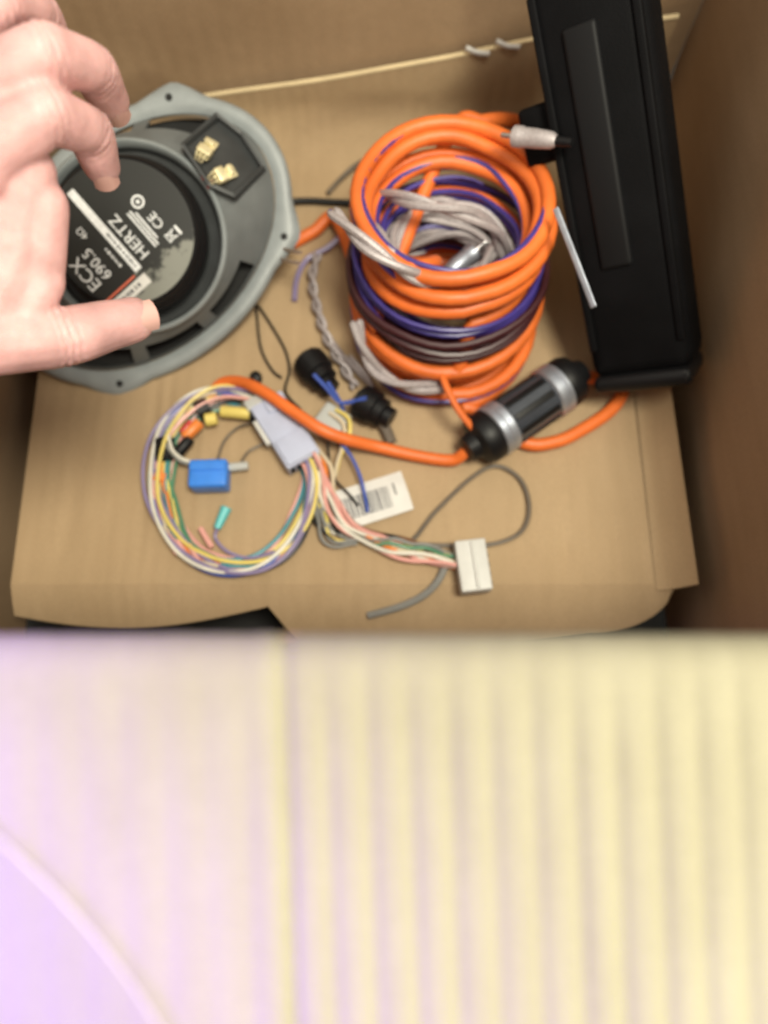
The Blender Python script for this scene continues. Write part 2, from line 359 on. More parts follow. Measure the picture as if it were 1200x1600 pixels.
bm = B(); lathe(bm, [(.0441, MZ-.003), (.0441, MZ-.0006)], 96); cov = obj('magnet_cover', bm, M['splash'], spk)
# print on the cover: reads along +y, its top towards -x
LB = Matrix(((0, -1, 0), (1, 0, 0), (0, 0, 1)))          # columns: reading, up, normal
LZ = MZ-.0004
def pr(s, size, x, y, m='print', rot=LB, align='CENTER'): return text(s, size, (x, y, LZ), rot, M[m], cov, 'lettering', align)
pr('HERTZ', .0103, .0008, -.0040)
pr('ECX', .0120, -.0365, -.0030); pr('690.5', .0100, -.0265, -.0030); pr('4Ω', .0062, -.0205, .0165);
pr('CE', .0088, .0205, -.0075)
def plate(name, x, y, sx, sy, m='print', dz=0):
    bm = B(); box(bm, (x, y, LZ+dz), (sx, sy, .0003)); return obj(name, bm, M[m], cov, smooth=False)
plate('white_bar', -.0088, .0085, .0052, .062)
def scribble(x, y, length, size, rot_along_y, m, dz, seed):     # print too small to read in the photograph: a row of tiny marks
    rd = random.Random(seed); p = -length/2
    while p < length/2:
        wd = rd.uniform(.3, .8)*size; hh = rd.uniform(.55, 1)*size; bm = B()
        c, sz = ((x, y+p, LZ+dz), (hh, wd, .0002)) if rot_along_y else ((x+p, y, LZ+dz), (wd, hh, .0002))
        box(bm, c, sz); obj('print_mark', bm, M[m], cov, smooth=False); p += wd+rd.uniform(.25, .7)*size
scribble(-.0088, -.006, .026, .0022, True, 'ink', .0002, 1); scribble(-.0160, -.006, .014, .0020, True, 'print', 0, 2); scribble(-.0225, -.0295, .016, .0028, False, 'ink', .0003, 3)
plate('printed_rule', .0095, -.0060, .0011, .026); plate('printed_rule', .0117, -.0060, .0011, .026); plate('printed_rule', .0139, -.0060, .0011, .020)
plate('red_rule', -.0265, -.0235, .026, .0012, 'redprint')
plate('serial_label', -.0225, -.0295, .030, .0072, 'paper', .0001)
bm = B(); loft(bm, [circ(.0030, LZ, 24, (.0195, .0080)), circ(.0042, LZ, 24, (.0195, .0080)), circ(.0042, LZ+.0002, 24, (.0195, .0080)), circ(.0030, LZ+.0002, 24, (.0195, .0080)), circ(.0030, LZ, 24, (.0195, .0080))]); obj('round_mark', bm, M['print'], cov)
bm = B(); lathe(bm, [(.0013, LZ), (.0013, LZ+.0002)], 16)
for v in bm.verts: v.co += V((.0195, .0080, 0))
obj('round_mark', bm, M['print'], cov)
# crossed-out bin mark
bm = B(); mz = Matrix.Rotation(.8, 3, 'Z'); c0 = V((.0215, -.0205, LZ))
box(bm, c0, (.0085, .0006, .0003), mz); box(bm, c0, (.0085, .0006, .0003), Matrix.Rotation(-.8, 3, 'Z')); box(bm, c0+V((-.003,0,0)), (.0007, .0062, .0003)); box(bm, c0+V((.0006,.0022,0)), (.006, .0006, .0003)); box(bm, c0+V((.0006,-.0022,0)), (.006, .0006, .0003)); box(bm, c0+V((.0058,0,0)), (.0016, .0065, .0003)); obj('bin_mark', bm, M['print'], cov, smooth=False)
# terminal recess
bm = B(); pts = [(.0640, .0205), (.0965, .0265), (.1015, .008), (.0985, -.019), (.0690, -.0250), (.0605, -.010)]
zz = lambda x: .0362-(x-.062)*.58
lo = [V((x, y, zz(x)-.008)) for x, y in pts]; hi = [V((x, y, zz(x)+.0022)) for x, y in pts]; inn = [V(((x-.082)*.9+.082, y*.9, zz(x)+.0022)) for x, y in pts]; dn = [V(((x-.082)*.84+.082, y*.84, zz(x)-.0022)) for x, y in pts]
rr_ = loft(bm, [lo, hi, inn, dn]); bm.faces.new(rr_[-1]); tp = obj('terminal_plate', bm, M['greydark'], spk, smooth=False)
for (x, y, a) in ((.0755, .0085, .35), (.0735, -.0105, -.15)):
    bm = B(); mm = Matrix.Rotation(a, 3, 'Z') @ Matrix.Rotation(.5, 3, 'Y'); c = V((x, y, zz(x)+.004))
    box(bm, c, (.0165, .0078, .0014), mm, .0004); box(bm, c+mm @ V((-.004, 0, .0022)), (.0068, .0098, .0050), mm, .0012); box(bm, c+mm @ V((.0045, .001, .0016)), (.004, .0068, .0026), mm, .0008)
    for q in range(3): tube(bm, crom([c+mm @ V((-.006, -.002+.002*q, .003)), c+mm @ V((-.009, -.003+.003*q, .0045)), c+mm @ V((-.0125, -.002+.002*q, .001))], 4), .0006, 5)
    obj('terminal', bm, M['brass'], spk)
wire([(.070, .004, .028), (.063, 0, .034), (.0605, -.004, .033)], .0008, M['w_red'], spk, 'lead_wire'); wire([(.069, -.006, .028), (.064, -.008, .034), (.0595, -.009, .0325)], .0008, M['w_red'], spk, 'lead_wire')
for x, y in ((.0775, -.0705), (.0715, -.0745)):
    bm = B(); tube(bm, crom([V((x-.004, y+.006, .003)), V((x, y, .005)), V((x+.004, y-.004, .004))], 4), .0013, 6); obj('spring_clip', bm, M['metal'], spk)
for sx_, sy_ in ((1,1),(-1,1),(-1,-1),(1,-1)):
    a = math.atan2(sy_*.0625, sx_*.0845); d = V((math.cos(a), math.sin(a), 0)); bm = B()
    tube(bm, [V((0,0,.0022))+d*.0985, V((0,0,.0042))+d*.0985+V((0,0,0)), ], .0024, 12)
    obj('mounting_hole', bm, M['blackmatte'], spk)

# ------------------------------------------------------------------ coil of orange cable standing on the sheet
CC = V((.043, .296, 0))
def loops(turns, r0, z0, z1, ph=0, jr=.004, seed=1, lean=.0, n=36):
    rnd = random.Random(seed); k = int(turns*n); pts = []
    dj = [(rnd.uniform(-1,1)*jr, rnd.uniform(-1,1)*jr, rnd.uniform(-1,1)*jr) for _ in range(int(turns)+3)]
    for i in range(k+1):
        t = i/n; a = ph+2*math.pi*t; q = int(t); f = t-q; f = f*f*(3-2*f)
        ox, oy, orr = [dj[q][m]*(1-f)+dj[q+1][m]*f for m in range(3)]
        r = r0+orr; z = z0+(z1-z0)*(t/turns)+.0035*math.sin(a*1+seed)+.002*noise.noise(V((a*.7, seed, 0)))
        pts.append(V((CC.x+ox+r*math.cos(a), CC.y+oy+(z-.03)*.36+r*math.sin(a), max(z, .0048))))
    return pts
cable = thing('power_cable_coil', 'thick orange power cable wound into a tall coil', 'cable', CC)
ci = Matrix.Translation(-CC)
RC = .0047
def wound(spec, ph, seed, n=40):       # one turn per (radius, height), sliding to the next over the last third of a turn
    pts = []
    for q, (r, z) in enumerate(spec):
        r2, z2 = spec[min(q+1, len(spec)-1)]
        for i in range(n):
            f = max(0, (i/n-.6)/.4); f = f*f*(3-2*f); a = ph+2*math.pi*(q+i/n)
            rr = r+(r2-r)*f+.0022*noise.noise(V((math.cos(a)*1.3, math.sin(a)*1.3, seed+q*.9))); zz_ = z+(z2-z)*f
            zz_ = max(.0056, zz_+.0030*noise.noise(V((math.cos(a)*1.1, math.sin(a)*1.1, seed+9+q*.35))))
            pts.append(V((CC.x+rr*1.02*math.cos(a), CC.y+(zz_-.03)*.36+rr*math.sin(a), zz_)))
    return pts
base = wound([(.0600, .0054), (.0500, .0060), (.0610, .0165), (.0560, .0270), (.0625, .0385)], R(-75), 3)
top = wound([(.0520, .0640), (.0590, .0820), (.0500, .0860), (.0615, .0930), (.0535, .0985), (.0585, .1040)], R(-75), 5)[:-4]
_e = top[-1]; top = top+crom([_e, _e+V((.014, .006, -.005)), _e+V((.020, .022, -.024)), _e+V((.012, .036, -.045)), _e+V((.0, .050, -.062))], 8)[1:]
# tail to the fuse holder under the black amplifier
tail0 = [at(893, 592, .018), at(925, 590, .010), at(955, 597, .006), at(972, 612, .0055), at(955, 640, .0055), at(915, 668, .0055), at(868, 690, .0055), at(815, 690, .0055), at(740, 640, .0055)]
start = crom(tail0+[base[0], base[6]], 8)[:-8]
bm = B(); tube(bm, [ci @ p for p in start+base+crom([base[-1], (base[-1]+top[0])/2, top[0]], 6)[1:-1]+top], RC, 12); obj('insulation', bm, M['orange'], cable)
# second length: one loose loop on the coil with a tail each side
lead = thing('power_cable_lead', 'orange cable length leaving the coil on the left beside the speaker', 'cable', at(500, 355, .005))
li = Matrix.Translation(-lead.location)
lp = loops(1.15, .064, .030, .050, R(165), .003, 9)
pp = crom([at(456, 380, .005), at(490, 362, .005), at(525, 342, .012), lp[0], lp[4]], 8)[:-8]+lp+crom([lp[-1], at(700, 215, .085), at(755, 190, .088), at(805, 190, .080), at(845, 215, .07)], 8)[1:]
bm = B(); tube(bm, [li @ p for p in pp], RC, 12); obj('insulation', bm, M['orange'], lead)

def cord(name, paths, r, m, label, cat, group=None, part='conductor', seg=8):
    o = thing(name, label, cat, paths[0][len(paths[0])//2]); iv = Matrix.Translation(-o.location)
    for p in paths:
        bm = B(); tube(bm, [iv @ q for q in p], r, seg, rf=lambda t: min(1, .35+22*t, .35+22*(1-t))); obj(part, bm, m, o)
    return o
# thin indigo wire wound with the coil
ind = []
ind += [wound([(.060, .066), (.0625, .071), (.0570, .062), (.061, .058)], R(40), 21), wound([(.0450, .080), (.047, .090), (.0440, .072), (.046, .066)], R(60), 22)]
ind += [wound([(.0645, .014), (.0640, .024)], R(190), 24)[:44], wound([(.0555, .1065), (.0605, .0990)], R(120), 25)[:52], wound([(.040, .05), (.046, .03), (.036, .02)], R(10), 26)]
ind.append(crom([at(514, 328, .112), at(540, 355, .114), at(575, 385, .113), at(605, 420, .102), at(640, 440, .085), at(700, 430, .06)], 8))
cord('remote_wire', ind, .0017, M['indigo'], 'thin indigo wire wound in among the loops of the orange coil', 'wire')
# silver twisted signal cable
def twist(path, r, pitch):
    out = [[], []]; L_ = 0
    for i, p in enumerate(path):
        if i: L_ += (p-path[i-1]).length
        T = (path[min(i+1, len(path)-1)]-path[max(i-1, 0)]).normalized(); u = T.cross(V((0,0,1))).normalized(); v = u.cross(T)
        for s in (0, 1):
            a = 2*math.pi*L_/pitch+math.pi*s; out[s].append(p+(u*math.cos(a)+v*math.sin(a))*r)
    return out
sil = []
sil += twist(crom([at(518, 328, .116), at(560, 372, .119), at(600, 402, .116), at(650, 432, .104), at(690, 440, .088), at(740, 425, .070), at(780, 380, .06)], 14), .0024, .085)
sil += twist(crom([at(590, 300, .082), at(635, 312, .098), at(690, 325, .100), at(740, 338, .094), at(775, 362, .080), at(790, 400, .06)], 14), .0024, .085)
sil += twist(wound([(.038, .045), (.043, .062), (.036, .07)], R(150), 33)[:100], .0024, .08)
sil += twist(loops(1.8, .046, .030, .055, R(100), .006, 31, n=48), .0024, .08)
sil += twist(crom([at(572, 340, .090), at(590, 365, .099), at(612, 395, .104), at(640, 415, .098)], 14), .0018, .06)
sc_ = cord('signal_cable', sil, .0026, M['silver'], 'silver twisted signal cable draped through the middle of the orange coil', 'cable', part='strand')
sil2 = twist(crom([at(556, 500, .056), at(568, 545, .046), at(592, 582, .036), at(640, 604, .030), at(700, 604, .028)], 14), .0024, .08)
cord('signal_cable', sil2, .0026, M['silver'], 'short pale silver cable length showing between the lower orange loops', 'cable', part='strand')
# the dark loops low at the right side of the coil
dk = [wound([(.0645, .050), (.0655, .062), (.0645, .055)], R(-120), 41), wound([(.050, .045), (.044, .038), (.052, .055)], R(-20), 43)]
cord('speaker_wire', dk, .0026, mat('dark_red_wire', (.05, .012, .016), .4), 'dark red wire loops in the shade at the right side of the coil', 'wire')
# plugs among the coil
def rca(p, d, label, m1='steel', sc1=1.0, gp='signal cable plugs at the coil'):
    rt = frame(d, (0,0,1)); o = thing('cable_plug', label, 'plug', p, rt, gp)
    rx = Matrix.Rotation(R(90), 3, 'Y')
    def lt(name, prof, m):
        bm = B(); lathe(bm, [(r*sc1, z*sc1) for r, z in prof], 28)
        for v in bm.verts: v.co = rx @ v.co
        return obj(name, bm, m, o)
    lt('shell', [(.003, -.016), (.0048, -.013), (.0056, -.002), (.0056, .006), (.0062, .007), (.0062, .012), (.0048, .0125)], M[m1]); lt('contact', [(.0016, .012), (.0016, .021), (.0008, .022)], M['metal'])
    lt('strain_relief', [(.0026, -.026), (.003, -.016)], M['black']); return o
rca(at(832, 216, .128), V((-.75, .45, -.35)), 'silver cable plug at the upper right of the coil against the amplifier', 'silver', sc1=1.0)
rca(at(718, 412, .048), V((.7, .5, .25)), 'silver cable plug down inside the middle of the coil', sc1=1.1)

# ------------------------------------------------------------------ inline fuse holder
fa, fb = at(757, 684, .020), at(884, 597, .020); fd = fb-fa; FL = fd.length
fz = thing('fuse_holder', 'chunky black and silver inline fuse holder at the front of the coil', 'fuse holder', (fa+fb)/2, frame(fd, (0,0,1)))
rx = Matrix.Rotation(R(90), 3, 'Y')
def flathe(name, prof, m, ang=35, n=48):
    bm = B(); lathe(bm, prof, n)
    for v in bm.verts: v.co = rx @ v.co
    return obj(name, bm, m, fz, ang=ang)
h = FL/2
dark_clear = mat('smoky_barrel', (.045, .052, .065), .25, var=.2, vscale=40, coat=.5)
flathe('barrel', [(.0165, -h*.52), (.0172, -h*.50), (.0172, h*.50), (.0165, h*.52)], dark_clear)
for s in (-1, 1):
    pr_ = [(.0178, .50), (.0190, .53), (.0190, .66), (.0184, .68), (.0184, .72), (.0190, .74), (.0190, .80), (.0178, .83)]
    flathe('metal_ring', [(r, h*z*s) for r, z in pr_][::s], M['steel'])
    pr_ = [(.0176, .80), (.0184, .86), (.0182, 1.06), (.0165, 1.16), (.0105, 1.24), (.0085, 1.42), (.0050, 1.44)]
    flathe('end_cap', [(r, h*z*s) for r, z in pr_][::s], M['black'])
# flat knurl strips on the barrel
for k in range(10):
    a = 2*math.pi*k/10; bm = B(); box(bm, V((0, .0174*math.cos(a), .0174*math.sin(a))), (h*.9, .0045, .0014), frame((1,0,0), (0, math.cos(a), math.sin(a))), .0005); obj('barrel_rib', bm, M['black'], fz)
# cable from the fuse holder across the wiring harness
sl = thing('fuse_cable', 'single orange cable running from the fuse holder across the wiring harness', 'cable', at(600, 700, .02)); si = Matrix.Translation(-sl.location)
pts = [at(748, 690, .020), at(728, 706, .013), at(705, 719, .0062), at(650, 712, .006), at(590, 698, .010), at(540, 686, .020), at(500, 670, .026), at(455, 641, .026), at(415, 614, .022), at(380, 598, .016), at(350, 598, .010), at(334, 612, .006)]
bm = B(); tube(bm, [si @ p for p in crom(pts, 10)], .0043, 12); obj('insulation', bm, M['orange'], sl)
pts = [at(690, 585, .040), at(700, 610, .040), at(716, 640, .036), at(738, 668, .030), at(752, 682, .022)]
bm = B(); tube(bm, crom(pts, 8), .0024, 10); tag(obj('thin_orange_wire', bm, M['orange']), 'thin orange wire dropping from the coil to the left end of the fuse holder', 'wire')

# ------------------------------------------------------------------ black amplifier leaning in the right corner
a0, a1 = at(1014, 572, .036), at(916, -75, .186)
ax = (a1-a0).normalized(); up = V((-.50, -.40, .62))
am = thing('amplifier', 'long black finned amplifier leaning in the right corner of the box', 'amplifier', a0, frame(ax, up))
L_ = (a1-a0).length
bm = B(); box(bm, (L_/2, 0, 0), (L_, .066, .042), None, .011); obj('case', bm, M['amp'], am)
for k in range(6):
    y = -.028+.0112*k
    bm = B(); hh = .0055 if k in (0, 5) else .0035; box(bm, (L_/2+.004, y, .018+hh/2-.001), (L_-.034, .0050, hh), None, .0012); obj('cooling_fin', bm, M['amp'], am)
bm = B(); box(bm, (L_*.58, .004, .0200), (L_*.56, .0200, .007), None, .0028); obj('centre_bar', bm, mat('dark_grey_bar', (.0065, .0065, .0075), .55, spec=.2), am)
for x in (-.003, L_+.003):
    bm = B(); box(bm, (x, 0, .004), (.012, .064, .042), None, .0055); obj('end_panel', bm, M['black'], am)
for x in (L_*.66,):
    bm = B(); box(bm, (x, .0405, .004), (.034, .022, .024), None, .004); obj('mounting_foot', bm, M['amp'], am)
for y in (-.02, -.007, .007, .02):
    bm = B(); tube(bm, [V((-.0072, y, .006)), V((-.0088, y, .006))], .0028, 12); obj('screw_head', bm, M['black'], am)
# thin silvery strip beside it
bm = B(); s0, s1 = at(868, 325, .125), at(928, 480, .105); box(bm, (s0+s1)/2, ((s1-s0).length, .0036, .0012), frame(s1-s0, (-.6, -.3, .7)), .0005)
tag(obj('metal_strip', bm, M['steel']), 'thin silvery strip resting between the coil and the black amplifier', 'strip')

# ------------------------------------------------------------------ wiring harness: the round bundle
har = thing('wiring_harness', 'round bundle of many coloured wires with grey, blue and teal plugs', 'wiring harness', at(370, 755, 0)); hi_ = Matrix.Translation(-har.location)
ring = [at(x, y, 0) for x, y in ((418, 640), (385, 632), (345, 630), (305, 648), (270, 690), (257, 745), (263, 800), (297, 855), (350, 885), (408, 885), (452, 855), (478, 805), (487, 752), (474, 715))]
def bundle(ctr, cols, rad, wid, hgt, seed, parent, iv, n=10, ends=None, zb=.0):
    rnd = random.Random(seed); path = crom(ctr, n); N_ = len(path); res = []
    for q, c in enumerate(cols):
        f = (q+.5)/len(cols); o1 = (f-.5)*2; ph = rnd.uniform(0, 6.28); ph2 = rnd.uniform(0, 6.28); pts = []
        lay = rnd.choice((0, 1, 2))
        for i, p in enumerate(path):
            t = i/(N_-1); T = (path[min(i+1, N_-1)]-path[max(i-1, 0)]).normalized(); s = T.cross(V((0,0,1))).normalized()
            e = min(1, 6*t, 6*(1-t))
            o = (o1*.62+.38*math.sin(t*5.5+ph)+.22*math.sin(t*17+ph2))*wid*(.55+.45*e)
            z = rad+zb+p.z+lay*hgt/2*(.6+.4*math.sin(t*7+ph2))+.0006*q
            pts.append(iv @ V((p.x+s.x*o, p.y+s.y*o, z)))
        bm = B(); tube(bm, pts, rad, 8); res.append(obj('wire', bm, M['w_'+c], parent))
    return res
bundle(ring, ['green', 'teal', 'pink', 'olive', 'pink', 'white', 'grey', 'yellow', 'pink', 'black', 'beige', 'teal', 'yellow', 'blue', 'white', 'violet', 'violet'], .00135, .0098, .0065, 5, har, hi_)
bundle(ring[2:9], ['green', 'yellow', 'orange', 'beige'], .0013, .008, .004, 8, har, hi_, zb=.006)
def band(px, py, dx, dy, r, m, L2=.006, z=.006):
    c = at(px, py, z); d = V((dx, dy, 0)).normalized(); bm = B(); tube(bm, [hi_ @ (c-d*L2), hi_ @ (c-d*L2*.9), hi_ @ (c+d*L2*.9), hi_ @ (c+d*L2)], r, 16, rf=lambda t: .9 if t in (0, 1) else 1); return obj('tape_wrap', bm, m, har)
band(318, 640, 1, .55, .0075, M['black'], .005); band(258, 706, .25, -1, .0085, M['black'], .0085); band(287, 697, .6, .8, .0040, M['black'], .007, .012); band(300, 672, .7, .8, .0042, M['w_orange'], .0075, .012); band(292, 668, .6, .8, .003, M['w_red'], .005, .013)
band(250, 748, .1, 1, .006, M['w_orange'], .003); band(372, 645, 1, -.1, .0042, M['w_yellow'], .012, .010); band(330, 655, 1, .2, .0046, M['w_yellow'], .004, .010); band(403, 650, 1, -.1, .0058, M['black'], .005, .010)
for q, (px, py) in enumerate(((268, 850), (286, 860), (304, 866), (322, 840))):     # pale heat-shrink ends
    c = at(px, py, .010); d = V((.45, -.7, 0)).normalized(); bm = B(); tube(bm, [hi_ @ (c-d*.008), hi_ @ (c+d*.008)], .0019, 8); obj('wire_splice', bm, M['w_pink'], har)
# grey-lilac plug with latch
def plug_box(name, c2, z, ang, s, m, parent, iv, bev=.0012):
    bm = B(); c = iv @ at(c2[0], c2[1], z); mm = Matrix.Rotation(ang, 3, 'Z'); box(bm, c, s, mm, bev); return bm, c, mm
def ang_of(p, q): d = at(*q, 0)-at(*p, 0); return math.atan2(d.y, d.x)
an = ang_of((420, 628), (480, 722)); bm, c, mm = plug_box('p', (446, 676), .010, an, (.054, .0255, .014), M['lilac'], har, hi_)
box(bm, c+mm @ V((.016, 0, .0078)), (.020, .022, .003), mm, .0008); box(bm, c+mm @ V((-.020, .004, .0076)), (.010, .014, .0026), mm, .0008)
gp = obj('grey_plug', bm, M['lilac'], har)
bm = B(); box(bm, c+mm @ V((-.006, -.0146, .004)), (.020, .0032, .006), mm, .0008); obj('latch', bm, M['white'], gp)
for k in range(5):
    bm = B(); box(bm, c+mm @ V((.0275, -.0095+.0048*k, .001)), (.0012, .003, .006), mm); obj('contact_slot', bm, M['blackmatte'], gp, smooth=False)
bm = B(); box(bm, c+mm @ V((-.029, -.006, .002)), (.008, .017, .010), mm, .001); obj('grey_plug_rear', bm, M['clear'], har)
# blue plug
an = ang_of((297, 746), (358, 744)); bm, c, mm = plug_box('p', (328, 744), .010, an, (.0265, .0200, .0165), M['bluecon'], har, hi_, .003)
bp_ = obj('blue_plug', bm, M['bluecon'], har)
bm = B(); box(bm, c+mm @ V((0, .004, .0085)), (.024, .0055, .0018), mm, .0006); obj('latch', bm, M['bluecon'], bp_)
wire([at(262, 672, .014), at(268, 700, .015), at(283, 716, .014), at(300, 722, .012)], .0012, M['w_white'], har, local=hi_); wire([at(255, 690, .014), at(278, 718, .014), at(300, 726, .011)], .0012, M['w_grey'], har, local=hi_)
bm = B(); d = V((1, .1, 0)); c = at(372, 729, .009); tube(bm, [hi_ @ (c-d*.007), hi_ @ (c+d*.007)], .0030, 10); obj('clear_sleeve', bm, M['clear'], har)
wire([at(402, 658, .010), at(372, 668, .004), at(350, 690, .003), at(340, 720, .006)], .0010, M['w_taupe'], har, local=hi_)
wire([at(430, 668, .006), at(415, 690, .003), at(388, 706, .003), at(375, 726, .008)], .0010, M['w_taupe'], har, local=hi_)
# teal spade sleeve
bm = B(); p0, p1 = at(354, 793, .007), at(339, 826, .007); tube(bm, [hi_ @ p for p in crom([p0, p0.lerp(p1, .2), p0.lerp(p1, .7), p1], 4)], .0040, 12, rf=lambda t: .8 if t < .05 else (1.05-.45*t)); obj('teal_sleeve', bm, M['teal'], har)
wire([at(339, 826, .007), at(337, 842, .005), at(356, 862, .006), at(390, 872, .008), at(430, 862, .009)], .0012, M['w_violet'], har, local=hi_)

# second harness towards the white plug
h2 = thing('plug_cable', 'bundle of pink, white and grey wires ending in a white plug', 'wiring harness', at(610, 845, 0)); h2i = Matrix.Translation(-h2.location)
c2 = [at(490, 700, .006), at(503, 735, .005), at(515, 780, .003), at(545, 825, .001), at(600, 852, .0), at(655, 868, .0), at(712, 886, .002)]
bundle(c2, ['brown', 'beige', 'pink', 'orange', 'pink', 'white', 'white', 'pink'], .0014, .0068, .005, 14, h2, h2i)
bundle([at(560, 838, .001), at(610, 850, .004), at(660, 858, .002), at(714, 866, .004)], ['black', 'grey', 'olive', 'green'], .0012, .005, .003, 17, h2, h2i)
bundle([at(480, 715, .004), at(492, 760, .002), at(502, 805, .001), at(520, 838, .001), at(560, 848, .001)], ['grey', 'black', 'white', 'grey', 'yellow', 'black', 'grey'], .0012, .0068, .005, 19, h2, h2i)
an = ang_of((732, 848), (744, 926)); bm, c, mm = plug_box('p', (738, 886), .010, an, (.0345, .0205, .0150), M['white'], h2, h2i, .0014)
wp = obj('white_plug', bm, M['white'], h2)
bm = B(); box(bm, c+mm @ V((0, .001, .0082)), (.031, .0022, .0022), mm, .0006); obj('moulded_ridge', bm, M['white'], wp)
for k in range(5):
    bm = B(); box(bm, c+mm @ V((-.0125+.00625*k, .0104, .001)), (.0032, .0012, .0055), mm); obj('contact_slot', bm, M['blackmatte'], wp, smooth=False)
# barcode tag
an = ang_of((528, 800), (628, 770)); tg = thing('barcode_tag', 'white barcode tag lying beside the wire bundle', 'tag', at(580, 783, .004), Matrix.Rotation(an, 3, 'Z'))
bm = B(); NT = 16
def tagp(u, v): x = (u-.5)*.052; y = (v-.5)*.029; return V((x, y, .0012+.0035*(1-math.cos(2.2*(v-.5)*2))*-.35+.002*u*u))
top_ = [[bm.verts.new(tagp(i/NT, j/8)) for j in range(9)] for i in range(NT+1)]; bot = [[bm.verts.new(tagp(i/NT, j/8)-V((0,0,.0004))) for j in range(9)] for i in range(NT+1)]
for i in range(NT):
    for j in range(8): bm.faces.new((top_[i][j], top_[i+1][j], top_[i+1][j+1], top_[i][j+1])); bm.faces.new((bot[i][j], bot[i][j+1], bot[i+1][j+1], bot[i+1][j]))
for i in range(NT): bm.faces.new((top_[i][0], bot[i][0], bot[i+1][0], top_[i+1][0])); bm.faces.new((top_[i][8], top_[i+1][8], bot[i+1][8], bot[i][8]))
for j in range(8): bm.faces.new((top_[0][j], top_[0][j+1], bot[0][j+1], bot[0][j])); bm.faces.new((top_[NT][j], bot[NT][j], bot[NT][j+1], top_[NT][j+1]))
pg = obj('paper', bm, M['paper'], tg)
x = -.021; rnd = random.Random(4); k = 0
while x < .013:
    wd = rnd.choice((.0005, .0008, .0012)); bm = B(); u0 = x/.052+.5; u1 = (x+wd)/.052+.5
    g = [(bm.verts.new(tagp(u0, v)+V((0,0,.00022))), bm.verts.new(tagp(u1, v)+V((0,0,.00022)))) for v in (.20, .38, .55, .74)]
    for p, q in zip(g, g[1:]): bm.faces.new((p[0], p[1], q[1], q[0]))
    obj('printed_bar', bm, M['ink'], pg, smooth=False); x += wd+rnd.choice((.0006, .0009, .0013))
bm = B(); g = [(bm.verts.new(tagp(.83, v)+V((0,0,.00022))), bm.verts.new(tagp(.85, v)+V((0,0,.00022)))) for v in (.45, .6, .75)]
for p, q in zip(g, g[1:]): bm.faces.new((p[0], p[1], q[1], q[0]))
obj('printed_bar', bm, M['ink'], pg, smooth=False)
# cloudy plug with yellow leads behind the orange cable
cp = thing('clear_plug', 'cloudy white plug with yellow and blue leads behind the orange cable', 'plug', at(520, 660, .008)); cpi = Matrix.Translation(-cp.location)
bm = B(); an = ang_of((500, 650), (540, 675)); mm = Matrix.Rotation(an, 3, 'Z'); box(bm, V((0,0,0)), (.021, .019, .014), mm, .002); box(bm, mm @ V((.004, -.009, 0)), (.012, .006, .009), mm, .0015); obj('housing', bm, M['clear'], cp)
wire([at(525, 640, .016), at(545, 655, .019), at(545, 685, .017), at(532, 712, .010), at(524, 742, .004)], .0014, M['w_yellow'], cp, local=cpi)
wire([at(515, 645, .016), at(536, 662, .018), at(537, 690, .015), at(528, 720, .009), at(523, 745, .004)], .0014, M['w_beige'], cp, local=cpi)
wire([at(530, 690, .016), at(548, 712, .013), at(563, 745, .010), at(572, 785, .0085), at(574, 800, .0065)], .0012, M['w_blue'], cp, local=cpi)
wire([at(512, 690, .012), at(516, 730, .008), at(524, 750, .006), at(545, 772, .0075), at(560, 790, .0075)], .0009, M['w_black'], cp, local=cpi)

# ------------------------------------------------------------------ black moulded plugs tied with blue
bp = thing('plug_pair', 'two black moulded plugs tied together with a blue wire', 'plug', at(535, 610, .012)); bpi = Matrix.Translation(-bp.location)
for p, q, r in (((476, 556), (517, 608), .0125), ((557, 622), (612, 655), .0125)):
    P0, P1 = at(*p, .0125), at(*q, .0125); bm = B(); prof = lambda t: (.55 if t < .04 else .86 if t < .12 else 1.0 if t < .55 else .84 if t < .8 else .6)
    tube(bm, [bpi @ P0.lerp(P1, k/30) for k in range(31)], r, 20, rf=prof); pb = obj('plug_body', bm, M['black'], bp)
    for f in (.25, .33, .41):
        bm = B(); tube(bm, [bpi @ P0.lerp(P1, f-.015), bpi @ P0.lerp(P1, f+.015)], r*1.03, 20); obj('grip_ring', bm, M['black'], pb)
wire([at(490, 585, .026), at(510, 606, .022), at(530, 628, .018), at(548, 628, .020), at(572, 622, .026)],   .0015, M['w_blue'], bp, 'tie_wire', local=bpi); wire([at(512, 597, .025), at(528, 622, .020), at(536, 642, .010), at(530, 650, .005)], .0014, M['w_blue'], bp, 'tie_wire', local=bpi)
wire([at(590, 650, .010), at(602, 668, .006), at(612, 692, .004)], .0042, M['w_taupe'], bp, 'cable_sleeve', local=bpi)
sil3 = twist(crom([at(497, 395, .010), at(488, 430, .008), at(494, 475, .007), at(512, 530, .007), at(535, 570, .007), at(556, 606, .007)], 14), .0022, .03)+[crom([at(510, 520, .004), at(540, 560, .004), at(580, 603, .004)], 8), crom([at(545, 555, .005), at(570, 585, .005), at(586, 612, .005)], 8)]
cord('signal_cable', sil3, .0017, M['silver'], 'thin silver cable running from the coil down to the black plugs', 'cable', part='strand')

